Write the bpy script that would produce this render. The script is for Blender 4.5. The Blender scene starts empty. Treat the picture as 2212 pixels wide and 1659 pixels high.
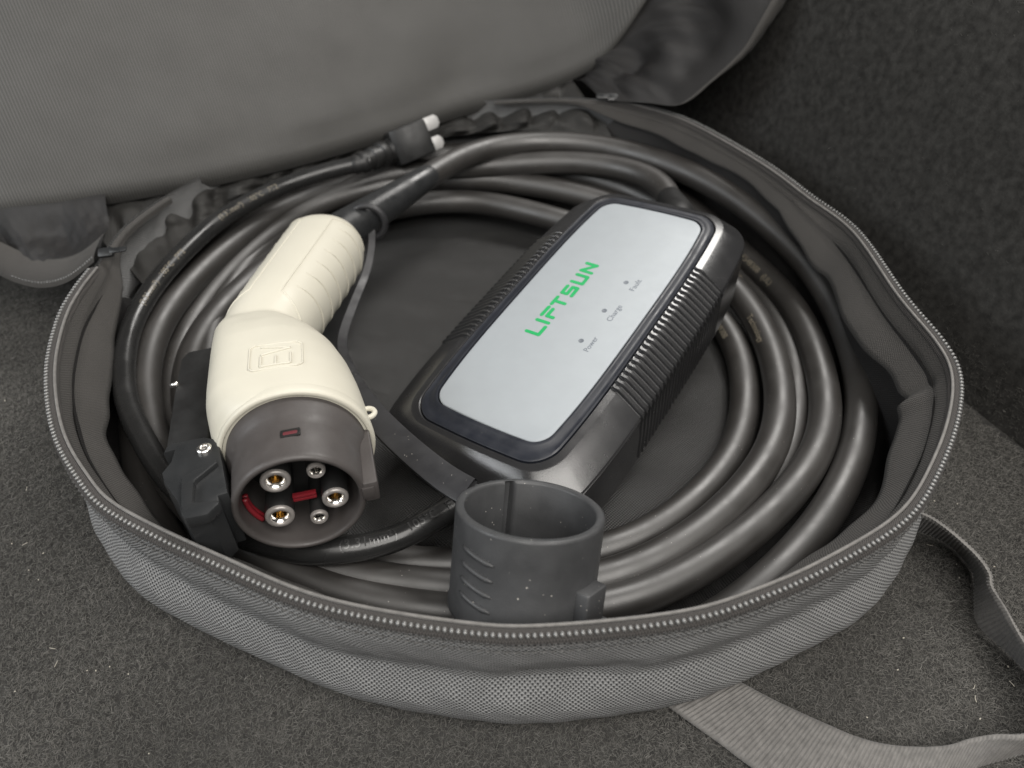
import bpy, math, random
import numpy as np
from mathutils import Vector, Matrix
from mathutils.bvhtree import BVHTree

random.seed(4); rng = np.random.default_rng(4)
sc = bpy.context.scene
MM = 0.001

# ------------------------------------------------------------------ camera
TH, F, CZ = math.radians(44), 1534.0, 252.0          # pitch, focal length (px of a 2212 px wide picture), height in mm
cT, sT = math.cos(TH), math.sin(TH)
cam_d = bpy.data.cameras.new('camera'); cam = bpy.data.objects.new('camera', cam_d)
sc.collection.objects.link(cam); sc.camera = cam
cam.location = (0, 0, CZ*MM); cam.rotation_euler = (math.radians(90)-TH, 0, 0)
cam_d.sensor_width = 36; cam_d.lens = 36*F/2212
cam_d.clip_start = 0.01; cam_d.clip_end = 20
cam_d.dof.use_dof = True; cam_d.dof.focus_distance = 0.262; cam_d.dof.aperture_fstop = 9.5

# ------------------------------------------------------------------ light
world = bpy.data.worlds.new('World'); sc.world = world; world.use_nodes = True
world.node_tree.nodes['Background'].inputs['Color'].default_value = (1.0, 0.97, 0.93, 1)
world.node_tree.nodes['Background'].inputs['Strength'].default_value = 0.04
def area(name, loc, target, sx, sy, power, col):
    d = bpy.data.lights.new(name, 'AREA'); d.shape = 'RECTANGLE'; d.size = sx; d.size_y = sy
    d.energy = power; d.color = col
    o = bpy.data.objects.new(name, d); sc.collection.objects.link(o); o.location = loc
    o.rotation_euler = (Vector(target)-Vector(loc)).to_track_quat('-Z', 'Y').to_euler()
area('open_hatch_light', (0.20, -0.22, 0.82), (0.02, 0.20, 0.0), 0.90, 0.72, 13.0, (1.0, 0.965, 0.915))
area('quarter_window_light', (0.40, 0.88, 0.92), (0.03, 0.25, 0.0), 0.5, 0.34, 9.5, (1.0, 0.97, 0.93))
area('side_opening_light', (-0.68, -0.02, 0.47), (0.0, 0.20, 0.03), 0.44, 0.28, 3.4, (0.95, 0.98, 1.0))
vs = sc.view_settings
vs.view_transform = 'Standard'; vs.look = 'None'; vs.gamma = 1; vs.exposure = 0.0; vs.use_curve_mapping = False

# ------------------------------------------------------------------ pixel -> place helpers (mm)
def ray(u, v):
    a = (u-1106)/F; b = -(v-829.5)/F
    return np.array([a, cT+b*sT, -sT+b*cT])
CAM = np.array([0, 0, CZ])
def P(u, v, z):
    r = ray(u, v); return CAM+r*((z-CZ)/r[2])
def PY(u, v, y):
    r = ray(u, v); return CAM+r*(y/r[1])
def inplane(u, v, o, n):
    r = ray(u, v); return CAM+r*(np.dot(o-CAM, n)/np.dot(r, n))
def nrm(v): v = np.asarray(v, float); return v/np.linalg.norm(v)

# ------------------------------------------------------------------ object helpers
def tag(o, label=None, cat=None, group=None, kind=None):
    if label: o['label'] = label
    if cat: o['category'] = cat
    if group: o['group'] = group
    if kind: o['kind'] = kind
    return o
def empty(name, origin, X=(1,0,0), Y=(0,1,0), Z=(0,0,1)):
    o = bpy.data.objects.new(name, None); sc.collection.objects.link(o); o.empty_display_size = 0.01
    m = Matrix.Identity(4)
    for i, ax in enumerate((X, Y, Z)):
        for j in range(3): m[j][i] = ax[j]
    for j in range(3): m[j][3] = origin[j]*MM
    o.matrix_world = m
    return o
def mesh(name, V, Fc, mat, parent=None, smooth=True, sharp=None, uv=None, kind=None, label=None):
    me = bpy.data.meshes.new(name)
    V = np.asarray(V, float)*MM
    me.from_pydata([tuple(p) for p in V], [], [tuple(int(i) for i in f) for f in Fc])
    if uv is not None:
        l = me.uv_layers.new(name='UVMap'); idx = np.zeros(len(me.loops), np.int32)
        me.loops.foreach_get('vertex_index', idx)
        l.data.foreach_set('uv', np.asarray(uv, np.float32)[idx].ravel())
    me.validate()
    if smooth: me.polygons.foreach_set('use_smooth', [True]*len(me.polygons))
    if sharp: me.set_sharp_from_angle(angle=math.radians(sharp))
    if mat: me.materials.append(mat)
    o = bpy.data.objects.new(name, me); sc.collection.objects.link(o)
    if parent is not None: o.parent = parent
    if kind: o['kind'] = kind
    if label: o['label'] = label
    return o
def cat_spline(pts, n, closed=False):
    p = np.asarray(pts, float)
    if closed: q = np.vstack([p[-1], p, p[0], p[1]])
    else: q = np.vstack([2*p[0]-p[1], p, 2*p[-1]-p[-2]])
    out = []
    for i in range(1, len(q)-2):
        a, b, c, d = q[i-1:i+3]
        ts = np.linspace(0, 1, 24, endpoint=False)[:, None]
        # centripetal-like: plain Catmull-Rom
        out.append(0.5*((2*b)+(-a+c)*ts+(2*a-5*b+4*c-d)*ts**2+(-a+3*b-3*c+d)*ts**3))
    out = np.vstack(out+[p[:1] if closed else p[-1:]])
    s = np.concatenate([[0], np.cumsum(np.linalg.norm(np.diff(out, axis=0), axis=1))])
    t = np.linspace(0, s[-1], n+1 if closed else n)
    if closed: t = t[:-1]
    return np.stack([np.interp(t, s, out[:, k]) for k in range(p.shape[1])], 1)
def smooth_path(p, it):
    p = p.copy()
    for _ in range(it): p[1:-1] = 0.5*p[1:-1]+0.25*(p[:-2]+p[2:])
    return p
def frames(path, up0=(0, 0, 1)):
    p = np.asarray(path, float); T = np.gradient(p, axis=0); T /= np.linalg.norm(T, axis=1)[:, None]
    N = np.zeros_like(T); u = np.array(up0, float); u -= T[0]*np.dot(u, T[0]); N[0] = u/np.linalg.norm(u)
    for i in range(1, len(p)):
        u = N[i-1]-T[i]*np.dot(N[i-1], T[i]); N[i] = u/np.linalg.norm(u)
    return T, N, np.cross(T, N)
def tube(path, rad, seg=16, caps=True, sect=None, up0=(0, 0, 1)):
    p = np.asarray(path, float); n = len(p); T, N, B = frames(p, up0)
    rad = np.broadcast_to(np.asarray(rad, float), (n,))
    th = np.linspace(0, 2*math.pi, seg, endpoint=False)
    cs = np.stack([np.cos(th), np.sin(th)], 1) if sect is None else np.asarray(sect, float)
    seg = len(cs)
    V = (p[:, None]+rad[:, None, None]*(cs[None, :, 0, None]*N[:, None]+cs[None, :, 1, None]*B[:, None])).reshape(-1, 3)
    Fc = [(i*seg+j, i*seg+(j+1) % seg, (i+1)*seg+(j+1) % seg, (i+1)*seg+j) for i in range(n-1) for j in range(seg)]
    if caps: Fc += [tuple(range(seg))[::-1], tuple((n-1)*seg+j for j in range(seg))]
    return V, Fc
def grid(R, closed_u=False, flip=False):
    """R: rows x cols x 3 -> verts, quads (cols run along u)"""
    R = np.asarray(R, float); a, b = R.shape[:2]; Fc = []
    for i in range(a-1):
        for j in range(b if closed_u else b-1):
            q = (i*b+j, i*b+(j+1) % b, (i+1)*b+(j+1) % b, (i+1)*b+j)
            Fc.append(q[::-1] if flip else q)
    return R.reshape(-1, 3), Fc
def lathe(prof, seg=48, axis='X', c=(0, 0), a0=0, a1=2*math.pi):
    """prof: list of (along, radius); closed round the axis"""
    full = abs(a1-a0-2*math.pi) < 1e-6
    th = np.linspace(a0, a1, seg, endpoint=not full)
    R = []
    for x, r in prof:
        y, z = c[0]+r*np.cos(th), c[1]+r*np.sin(th)
        R.append(np.stack([np.full(seg, x), y, z], 1) if axis == 'X' else np.stack([y, z, np.full(seg, x)], 1))
    return grid(R, full)
def join(parts):
    V, Fc, k = [], [], 0
    for v, f in parts:
        V.append(np.asarray(v, float)); Fc += [tuple(i+k for i in q) for q in f]; k += len(v)
    return np.vstack(V), Fc
def inset(poly, d):
    p = np.asarray(poly, float); n = len(p); out = []
    area2 = np.sum(p[:, 0]*np.roll(p[:, 1], -1)-np.roll(p[:, 0], -1)*p[:, 1]); sg = 1 if area2 > 0 else -1
    for i in range(n):
        e1 = nrm(p[i]-p[i-1]); e2 = nrm(p[(i+1) % n]-p[i])
        n1 = np.array([-e1[1], e1[0]])*sg; n2 = np.array([-e2[1], e2[0]])*sg
        m = n1+n2; L = np.dot(m, m)
        out.append(p[i]+d*m*2/max(L, 0.6))
    return np.array(out)
def prism(poly, z0, z1, bev=0.5):
    """bevelled extrusion of an outline in XY"""
    p = np.asarray(poly, float)
    if np.sum(p[:, 0]*np.roll(p[:, 1], -1)-np.roll(p[:, 0], -1)*p[:, 1]) < 0: p = p[::-1]
    lv = [(z0, bev), (z0+bev*.3, bev*.3), (z0+bev, 0), (z1-bev, 0), (z1-bev*.3, bev*.3), (z1, bev)]
    R = [np.column_stack([inset(p, d) if d else p, np.full(len(p), z)]) for z, d in lv]
    V, Fc = grid(R, True); n = len(p)
    Fc += [tuple(range(n))[::-1], tuple(5*n+j for j in range(n))]
    return V, Fc
def rrect(x0, x1, y0, y1, r, k=6):
    out = []
    for cx, cy, a in ((x1-r, y1-r, 0), (x0+r, y1-r, 90), (x0+r, y0+r, 180), (x1-r, y0+r, 270)):
        for t in np.linspace(0, 90, k): out.append((cx+r*math.cos(math.radians(a+t)), cy+r*math.sin(math.radians(a+t))))
    return np.array(out)
def xf(V, o, X, Y, Z):
    V = np.asarray(V, float); return np.asarray(o)+V[:, :1]*np.asarray(X)+V[:, 1:2]*np.asarray(Y)+V[:, 2:3]*np.asarray(Z)
def fbm(x, y, seed=0, oct=4):
    """cheap smooth noise from sines"""
    r = np.random.default_rng(seed); out = 0; amp = 1; f = 1
    for _ in range(oct):
        for _ in range(3):
            a, b, c = r.normal(size=2)*f, r.uniform(0, 6.28), 0
            out = out+amp*np.sin(a[0]*x+a[1]*y+b)
        amp *= .5; f *= 2
    return out/3

# ------------------------------------------------------------------ materials
def newmat(name):
    m = bpy.data.materials.new(name); m.use_nodes = True
    nt = m.node_tree; return m, nt, nt.nodes['Principled BSDF']
def node(nt, t, **kw):
    n = nt.nodes.new(t)
    for k, v in kw.items(): setattr(n, k, v)
    return n
def math_n(nt, op, a, b=None, c=None):
    n = node(nt, 'ShaderNodeMath', operation=op)
    for i, x in enumerate((a, b, c)):
        if x is None: continue
        if isinstance(x, (int, float)): n.inputs[i].default_value = x
        else: nt.links.new(x, n.inputs[i])
    return n.outputs[0]
def plain(name, col, rough=.5, metal=0, var=.12, vscale=60, bump=.0, bscale=1500, spec=.5, rvar=.12, coat=0, dust=0, sheen=0):
    m, nt, b = newmat(name); L = nt.links.new
    tc = node(nt, 'ShaderNodeTexCoord')
    nz = node(nt, 'ShaderNodeTexNoise'); nz.inputs['Scale'].default_value = vscale; nz.inputs['Detail'].default_value = 5
    L(tc.outputs['Object'], nz.inputs['Vector'])
    mr = node(nt, 'ShaderNodeMapRange'); mr.inputs['To Min'].default_value = 1-var; mr.inputs['To Max'].default_value = 1+var
    mr.inputs['From Min'].default_value = .3; mr.inputs['From Max'].default_value = .7
    L(nz.outputs['Fac'], mr.inputs['Value'])
    mx = node(nt, 'ShaderNodeVectorMath', operation='SCALE'); mx.inputs[0].default_value = col
    L(mr.outputs[0], mx.inputs['Scale']); colout = mx.outputs[0]
    if dust:
        vo = node(nt, 'ShaderNodeTexVoronoi'); vo.inputs['Scale'].default_value = 420
        L(tc.outputs['Object'], vo.inputs['Vector'])
        n2 = node(nt, 'ShaderNodeTexNoise'); n2.inputs['Scale'].default_value = 90; L(tc.outputs['Object'], n2.inputs['Vector'])
        th = math_n(nt, 'MULTIPLY', math_n(nt, 'SUBTRACT', n2.outputs['Fac'], .40), dust)
        fac = math_n(nt, 'LESS_THAN', vo.outputs['Distance'], th)
        mix = node(nt, 'ShaderNodeMix', data_type='RGBA'); L(math_n(nt, 'MULTIPLY', fac, .55), mix.inputs[0])
        L(colout, mix.inputs[6]); mix.inputs[7].default_value = (.55, .52, .47, 1); colout = mix.outputs[2]
    L(colout, b.inputs['Base Color'])
    r = node(nt, 'ShaderNodeMapRange'); r.inputs['To Min'].default_value = max(0, rough-rvar); r.inputs['To Max'].default_value = min(1, rough+rvar)
    r.inputs['From Min'].default_value = .3; r.inputs['From Max'].default_value = .7
    n3 = node(nt, 'ShaderNodeTexNoise'); n3.inputs['Scale'].default_value = vscale*2.3; n3.inputs['Detail'].default_value = 6
    L(tc.outputs['Object'], n3.inputs['Vector']); L(n3.outputs['Fac'], r.inputs['Value']); L(r.outputs[0], b.inputs['Roughness'])
    b.inputs['Metallic'].default_value = metal; b.inputs['Specular IOR Level'].default_value = spec
    b.inputs['Coat Weight'].default_value = coat
    b.inputs['Sheen Weight'].default_value = sheen
    if bump:
        n4 = node(nt, 'ShaderNodeTexNoise'); n4.inputs['Scale'].default_value = bscale; n4.inputs['Detail'].default_value = 3
        L(tc.outputs['Object'], n4.inputs['Vector'])
        bp = node(nt, 'ShaderNodeBump'); bp.inputs['Strength'].default_value = bump; bp.inputs['Distance'].default_value = .0002
        L(n4.outputs['Fac'], bp.inputs['Height']); L(bp.outputs[0], b.inputs['Normal'])
    return m
def weave(name, light, dark, pu, pv, rough=.8, bump=.6, lo=.1, hi=.6, sheen=.04, var=.12, spec=.3, warp=.35, lines=False):
    """woven cloth; UV is in millimetres"""
    m, nt, b = newmat(name); L = nt.links.new
    uv = node(nt, 'ShaderNodeUVMap'); uv.uv_map = 'UVMap'
    wn = node(nt, 'ShaderNodeTexNoise'); wn.inputs['Scale'].default_value = .12; wn.inputs['Detail'].default_value = 3
    L(uv.outputs[0], wn.inputs['Vector'])
    sx = node(nt, 'ShaderNodeSeparateXYZ'); L(uv.outputs[0], sx.inputs[0])
    w = math_n(nt, 'MULTIPLY', math_n(nt, 'SUBTRACT', wn.outputs['Fac'], .5), 2*math.pi*warp*3)
    su = math_n(nt, 'SINE', math_n(nt, 'ADD', math_n(nt, 'MULTIPLY', sx.outputs[0], 2*math.pi/pu), w))
    sv = math_n(nt, 'SINE', math_n(nt, 'ADD', math_n(nt, 'MULTIPLY', sx.outputs[1], 2*math.pi/pv), w))
    pr = su if lines else math_n(nt, 'MULTIPLY', su, sv)
    mr = node(nt, 'ShaderNodeMapRange', interpolation_type='SMOOTHSTEP'); mr.inputs['From Min'].default_value = lo; mr.inputs['From Max'].default_value = hi
    L(pr, mr.inputs['Value'])
    nz = node(nt, 'ShaderNodeTexNoise'); nz.inputs['Scale'].default_value = .06; nz.inputs['Detail'].default_value = 6
    L(uv.outputs[0], nz.inputs['Vector'])
    f1 = node(nt, 'ShaderNodeTexNoise'); f1.inputs['Scale'].default_value = 1.4; f1.inputs['Detail'].default_value = 2
    L(uv.outputs[0], f1.inputs['Vector'])
    mix = node(nt, 'ShaderNodeMix', data_type='RGBA'); L(mr.outputs[0], mix.inputs[0])
    mix.inputs[6].default_value = (*light, 1); mix.inputs[7].default_value = (*dark, 1)
    v = node(nt, 'ShaderNodeMapRange'); v.inputs['From Min'].default_value = .3; v.inputs['From Max'].default_value = .7
    v.inputs['To Min'].default_value = 1-var; v.inputs['To Max'].default_value = 1+var
    L(math_n(nt, 'MULTIPLY', math_n(nt, 'ADD', nz.outputs['Fac'], f1.outputs['Fac']), .5), v.inputs['Value'])
    sc_ = node(nt, 'ShaderNodeVectorMath', operation='SCALE'); L(mix.outputs[2], sc_.inputs[0]); L(v.outputs[0], sc_.inputs['Scale'])
    L(sc_.outputs[0], b.inputs['Base Color'])
    b.inputs['Roughness'].default_value = rough; b.inputs['Specular IOR Level'].default_value = spec; b.inputs['Sheen Weight'].default_value = sheen
    bp = node(nt, 'ShaderNodeBump', invert=True); bp.inputs['Strength'].default_value = bump; bp.inputs['Distance'].default_value = .0003
    L(pr, bp.inputs['Height']); L(bp.outputs[0], b.inputs['Normal'])
    return m
M = {}
M['oxford'] = weave('oxford_fabric', (.24, .241, .24), (.03, .031, .034), 1.7, 1.55, bump=1.0, lo=.05, hi=.6)
M['lining'] = weave('lining_fabric', (.018, .0176, .017), (.004, .004, .004), 1.4, 1.4, rough=.38, bump=.6, spec=.55)
M['shadelining'] = weave('shaded_lining_fabric', (.022, .021, .021), (.009, .009, .009), 1.25, 1.25, rough=.5, bump=.5, spec=.35, sheen=0)  # lining of the side walls, recess shade put into its dark colour
M['hem'] = weave('hem_fabric', (.066, .062, .058), (.024, .023, .022), 1.1, 1.0, rough=.75, bump=.6)
M['lid'] = weave('lid_panel_fabric', (.078, .076, .072), (.044, .043, .041), 1.5, 9.0, rough=.6, bump=.3, spec=.35, warp=.1, lines=True)
M['fold'] = weave('fold_lining_fabric', (.038, .037, .035), (.018, .0175, .017), 1.2, 1.2, rough=.6, bump=.5, spec=.3, sheen=0)
M['hem2'] = plain('stitch_thread', (.10, .098, .095), .7)
M['tape'] = weave('zipper_tape_fabric', (.06, .055, .052), (.02, .02, .02), .9, .9, rough=.8)
M['tooth'] = plain('zipper_tooth_nylon', (.19, .19, .187), .28, .4, .1)
M['webbing'] = plain('webbing_nylon', (.13, .124, .117), .6, 0, .2, 400, .4, 3000, sheen=.2)
M['carpet'] = plain('carpet_backing', (.04, .039, .037), .95, 0, .35, 250, .8, 900, spec=.1)
M['cable'] = plain('cable_rubber', (.023, .0210, .0193), .47, 0, .2, 40, .10, 1200, spec=1.0, rvar=.06, dust=.28)
M['cord'] = plain('cord_rubber', (.018, .018, .018), .27, 0, .1, 40, .06, 1200, spec=.5)
M['emboss'] = plain('embossed_rubber', (.03, .03, .03), .28, 0, .1, 40, spec=.8)  # letters lighter than their cord: edge shine put into the colour
M['print'] = plain('cable_print', (.17, .15, .115), .5, 0, .3, 800)
M['white'] = plain('offwhite_plastic', (.54, .518, .44), .45, 0, .02, 30, .05, 2500, spec=.4)
M['nozzle'] = plain('brown_black_plastic', (.055, .049, .047), .52, 0, .1, 60, .18, 1800)
M['cavity'] = plain('black_plastic', (.012, .012, .012), .45, 0, .1, 60)
M['latch'] = plain('latch_plastic', (.02, .021, .022), .33, 0, .1, 60, .1, 1500)
M['pintip'] = plain('pin_tip_plastic', (.30, .28, .265), .33, .35, .08, 80)
M['gold'] = plain('gold_contact', (.74, .61, .38), .25, 1, .1, 80)
M['steel'] = plain('bright_steel', (.82, .8, .77), .22, 1, .05, 80)
M['blade'] = plain('shaded_steel', (.42, .415, .41), .5, .5, .05, 80)  # blade steel dulled and darkened, the plug's shade put into the colour
M['red'] = plain('red_silicone', (.17, .011, .017), .4, 0, .1, 80)
M['darkred'] = plain('dark_red_silicone', (.10, .02, .025), .5)
M['shell'] = plain('box_shell_plastic', (.018, .018, .019), .25, 0, .12, 50, .12, 3200, spec=1.0, rvar=.03)
M['gasket'] = plain('box_gasket_plastic', (.014, .016, .022), .42, 0, .12, 60, .1, 1500, dust=.16)
M['plate'] = plain('silver_plate', (.31, .335, .355), .52, .12, .02, 120, .03, 2600, spec=.5, dust=.10, rvar=.03)
M['green'] = plain('green_print', (.008, .31, .09), .5, 0, .05)
M['ink'] = plain('grey_ink', (.11, .125, .15), .5, 0, .05)
M['lamp'] = plain('smoked_lens', (.13, .145, .165), .5, 0, .1)
M['rubber'] = plain('grey_rubber', (.045, .046, .048), .5, 0, .14, 70, .2, 1500, dust=.5)
M['strap'] = plain('shaded_rubber', (.022, .022, .024), .5, 0, .14, 70, .2, 1500, dust=.35)  # same rubber as the cap, darkened in colour for the strap's shade
M['plug'] = plain('plug_plastic', (.012, .012, .012), .5, 0, .1, 60)  # colour taken darker to stand for the shade round the plug

# ================================================================== the setting
# carpeted cargo floor and side trim
C2 = np.array([-6, 275.])
W0 = P(2070, 880, 0); W1 = P(2212, 970, 0); wd = nrm([-.40, .917]); wdir = np.array([wd[0], wd[1], 0.]); win = np.array([-wd[1], wd[0], 0.])
if np.dot(win[:2], C2-W0[:2]) < 0: win = -win
n = 90
xs = np.linspace(-900, 900, n); ys = np.linspace(-700, 1100, n); X, Y = np.meshgrid(xs, ys)
V, Fc = grid(np.stack([X, Y, np.zeros_like(X)], 2))
floor = tag(mesh('cargo_floor', V, Fc, M['carpet']), kind='structure')
# side trim wall: leans back a little, rolls in at the foot
rows = []
for h, back in ((-2, 6), (0, 6), (4, 7), (40, 10), (120, 19), (160, 24), (172, 29), (176, 40), (176, 110)):
    t = np.linspace(-600, 900, 120)[:, None]
    rows.append(W0+wdir*t-win*back+np.array([0, 0, h]))
V, Fc = grid(rows)
wall = tag(mesh('cargo_side_wall', V, Fc, M['carpet']), kind='structure')

def fibres(name, pts, nor, length, width, parent, cols, lift=.55):
    """short curled carpet fibres, one joined mesh"""
    n = len(pts)
    a = rng.uniform(0, 2*math.pi, n); t0 = np.array([1., 0, 0]) if abs(nor[0]) < .9 else np.array([0, 1., 0])
    t1 = nrm(np.cross(nor, t0)); t2 = np.cross(nor, t1)
    d = np.cos(a)[:, None]*t1+np.sin(a)[:, None]*t2; side = -np.sin(a)[:, None]*t1+np.cos(a)[:, None]*t2
    L = rng.uniform(.5, 1.3, n)[:, None]*length; cu = rng.normal(0, .35, n)[:, None]; up = np.abs(rng.normal(0, lift, n))[:, None]
    p0 = pts; p1 = pts+d*L*.5+side*cu*L*.25+nor*up*L*.5; p2 = pts+d*L+side*cu*L+nor*up*L*rng.uniform(.2, .8, (n, 1))
    w = side*width*rng.uniform(.6, 1.3, (n, 1))*.5
    wv = nor*width*.35
    V = np.stack([p0-w, p0+w, p1-w-wv, p1+w+wv, p2-w*.4, p2+w*.4], 1).reshape(-1, 3)*MM
    b = np.arange(n)[:, None]*6
    Q = np.concatenate([b+[0, 1, 3, 2], b+[2, 3, 5, 4]], 1).reshape(-1, 4)
    me = bpy.data.meshes.new(name); me.vertices.add(len(V)); me.vertices.foreach_set('co', V.astype(np.float32).ravel())
    me.loops.add(Q.size); me.loops.foreach_set('vertex_index', Q.astype(np.int32).ravel())
    me.polygons.add(len(Q)); me.polygons.foreach_set('loop_start', np.arange(0, Q.size, 4, dtype=np.int32))
    me.polygons.foreach_set('use_smooth', np.ones(len(Q), bool))
    me.update(); me.validate()
    at = me.color_attributes.new('tint', 'FLOAT_COLOR', 'POINT')
    g = cols[0]+(cols[1]-cols[0])*rng.beta(2.2, 3.6, n); g *= 1+.16*fbm(pts[:, 0]*.035, pts[:, 1]*.035+pts[:, 2]*.02, 77, 3); g = np.clip(g, .01, 1); g[rng.random(n) < .003] = .24
    c = np.repeat(np.stack([g, g*.965, g*.89, np.ones(n)], 1), 6, 0)
    at.data.foreach_set('color', c.astype(np.float32).ravel())
    me.materials.append(M['fibre'])
    o = bpy.data.objects.new(name, me); sc.collection.objects.link(o); o.parent = parent; o['kind'] = 'stuff'
    return o
m, nt, b = newmat('carpet_fibre'); vc = node(nt, 'ShaderNodeVertexColor', layer_name='tint')
nt.links.new(vc.outputs[0], b.inputs['Base Color']); b.inputs['Roughness'].default_value = .8; b.inputs['Specular IOR Level'].default_value = .25
M['fibre'] = m
def inview(p, m=60):
    d = p-CAM; fz = d[:, 1]*cT-d[:, 2]*sT; up = d[:, 1]*sT+d[:, 2]*cT
    u = 1106+F*d[:, 0]/fz; v = 829.5-F*up/fz
    return (fz > 20) & (u > -m) & (u < 2212+m) & (v > -m) & (v < 1659+m)
q = np.column_stack([rng.uniform(-360, 360, 980000), rng.uniform(20, 420, 980000), np.full(980000, .05)])
rr = np.hypot(q[:, 0]-C2[0], q[:, 1]-C2[1]); wallside = (q[:, :2]-W0[:2])@win[:2]
q = q[inview(q, 380) & (rr > 158) & (wallside > -3)]
# clumped pile
q[:, 2] += .45+.3*fbm(q[:, 0]*.5, q[:, 1]*.5, 3)+.25*fbm(q[:, 0]*.06, q[:, 1]*.06, 8)
print('floor fibres', len(q))
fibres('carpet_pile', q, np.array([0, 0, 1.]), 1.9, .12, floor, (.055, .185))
tt = rng.uniform(-140, 420, 150000); hh = rng.uniform(0, 330, 150000)
q = W0+wdir*tt[:, None]-win*(6+hh*.115)[:, None]+np.array([0, 0, 1.])*hh[:, None]
q = q[inview(q, 140)]
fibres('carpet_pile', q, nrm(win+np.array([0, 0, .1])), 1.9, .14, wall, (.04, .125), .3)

# ================================================================== the bag
bag = empty('round_carry_bag', (C2[0], C2[1], 0))
tag(bag, 'grey woven round zip bag lying open on dark carpet with lid folded back', 'bag')
def W(p): p = np.asarray(p, float).copy(); p[..., 0] -= C2[0]; p[..., 1] -= C2[1]; return p   # world mm -> bag mm
def bagmesh(name, V, Fc, mat, **k): return mesh(name, W(np.asarray(V, float)), Fc, mat, bag, **k)

rim_px = [(200,580,62),(165,625,62),(130,690,61),(106,800,60),(120,930,60),(175,1035,60),(250,1110,60),(480,1222,61),(700,1310,62),(1000,1363,62),(1190,1369,62),
          (1480,1338,62),(1640,1290,62),(1800,1218,62),(1960,1115,63),(2035,990,64),(2068,880,65),(2066,800,65),(2030,735,66),(1950,640,66),(1850,500,67),(1750,425,68),(1650,352,69),(1500,267,70),(1400,232,70),(1310,215,70)]
rim_pts = [P(*p) for p in rim_px]
def polar(phi, r, z): a = math.radians(phi); return np.array([C2[0]+r*math.cos(a), C2[1]+r*math.sin(a), z])
hinge = [polar(82, 186, 66), polar(97, 188, 62), polar(112, 190, 59), polar(127, 192, 58), polar(142, 193, 58), polar(157, 194, 59), polar(169, 193, 61)]
NL = 720
loop = cat_spline(rim_pts+hinge, NL, True)
for _ in range(6): loop = .5*loop+.25*(np.roll(loop, 1, 0)+np.roll(loop, -1, 0))
sl = np.concatenate([[0], np.cumsum(np.linalg.norm(np.diff(loop, axis=0), axis=1))])
tan = np.roll(loop, -1, 0)-np.roll(loop, 1, 0); tan[:, 2] = 0; tan /= np.linalg.norm(tan, axis=1)[:, None]
outn = np.stack([tan[:, 1], -tan[:, 0], np.zeros(NL)], 1)
if np.dot(outn[0, :2], loop[0, :2]-C2) < 0: outn = -outn
phi = np.arctan2(loop[:, 1]-C2[1], loop[:, 0]-C2[0])
ia = int(np.argmin(np.linalg.norm(loop-rim_pts[0], axis=1))); ib = int(np.argmin(np.linalg.norm(loop-rim_pts[-1], axis=1)))
opn = np.zeros(NL); opn[np.arange(ia, ib+1) if ib > ia else np.concatenate([np.arange(ia, NL), np.arange(0, ib+1)])] = 1
for _ in range(120): opn = .5*opn+.25*(np.roll(opn, 1)+np.roll(opn, -1))
# outer wall
def wrink(s, h, seed): return fbm(s*.035, h*.06, seed, 3)
rows, uvs = [], []
prof = [(1.0, 0, 0), (.97, .8, .1), (.92, 1.4, .2), (.84, 1.9, .5), (.74, 1.9, .8), (.64, 1.0, 1), (.56, -.3, 1), (.5, -.2, 1), (.44, 1.8, 1), (.36, 4.2, 1), (.28, 5.6, .9), (.2, 5.6, .8), (.12, 4.4, .7), (.05, 2.0, .4), (.0, -1.5, .2), (-.02, -12, 0)]
prof_t = np.linspace(0, 1, len(prof)); tt = np.linspace(0, 1, 46)
pf = np.array([[np.interp(t, prof_t, [p[k] for p in prof]) for k in range(3)] for t in tt])
for f, off, wa in pf:
    z = np.maximum(loop[:, 2]*f, .6)
    w = wa*(1.9*wrink(sl, z, 1)+1.5*np.sin(sl*.11+z*.09+2*wrink(sl, z, 4))*np.clip(wrink(sl, z, 7), 0, 1))
    p = loop+outn*(off+w)[:, None]; p[:, 2] = z; rows.append(p)
    uvs.append(np.stack([sl, loop[:, 2]-z+0*sl], 1))
# close the u seam of the UVs by duplicating the first column
def loopgrid(rows, uvs):
    R = [np.vstack([r, r[:1]]) for r in rows]; U = [np.vstack([u, [[sl[-1]+1.6, u[0, 1]]]]) for u in uvs]
    v, f = grid(R); return v, f, np.vstack(U)
V, Fc, U = loopgrid(rows, uvs); U[-len(sl)-1:, 1] += 10
bagmesh('outer_wall', V, Fc, M['oxford'], uv=U)
# hem band inside the zip, with a wavy lower edge
wav = 1.5*wrink(sl, sl*0, 11)+1.2*np.sin(sl*.085+wrink(sl, sl*0, 2)*1.5)
pin = .6*np.exp(-((np.degrees(phi)+23)/2.5)**2)         # the pinched fold on the right
hw_ = 1-.5*np.clip((np.degrees(phi)-8)/14, 0, 1)*np.clip((150-np.degrees(phi))/30, 0, 1)
rows, uvs = [], []
for off, dz, k in ((-1.6, -.6, 0), (-3.0, -3.5, 0), (-4.0, -6.5, .1), (-4.6, -8.0, .2), (-4.2, -9.4, .3), (-6.5, -12.5, .6), (-9, -16, .9), (-11, -19.5, 1), (-12, -22, 1), (-10.5, -22.6, 1)):
    o = off+k*(wav+3.5*pin*np.sin(np.degrees(phi)*1.1)); o = -4+(o+4)*opn*hw_ if off < -4 else o; p = loop+outn*o[:, None]; p[:, 2] += dz*(.15+.85*opn)*(hw_ if off < -4 else 1)+(k*wav*.8+k*4*pin)*opn
    rows.append(p); uvs.append(np.stack([sl, np.full(NL, dz)], 1))
hem_rows, hem_uv = rows, uvs
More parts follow.
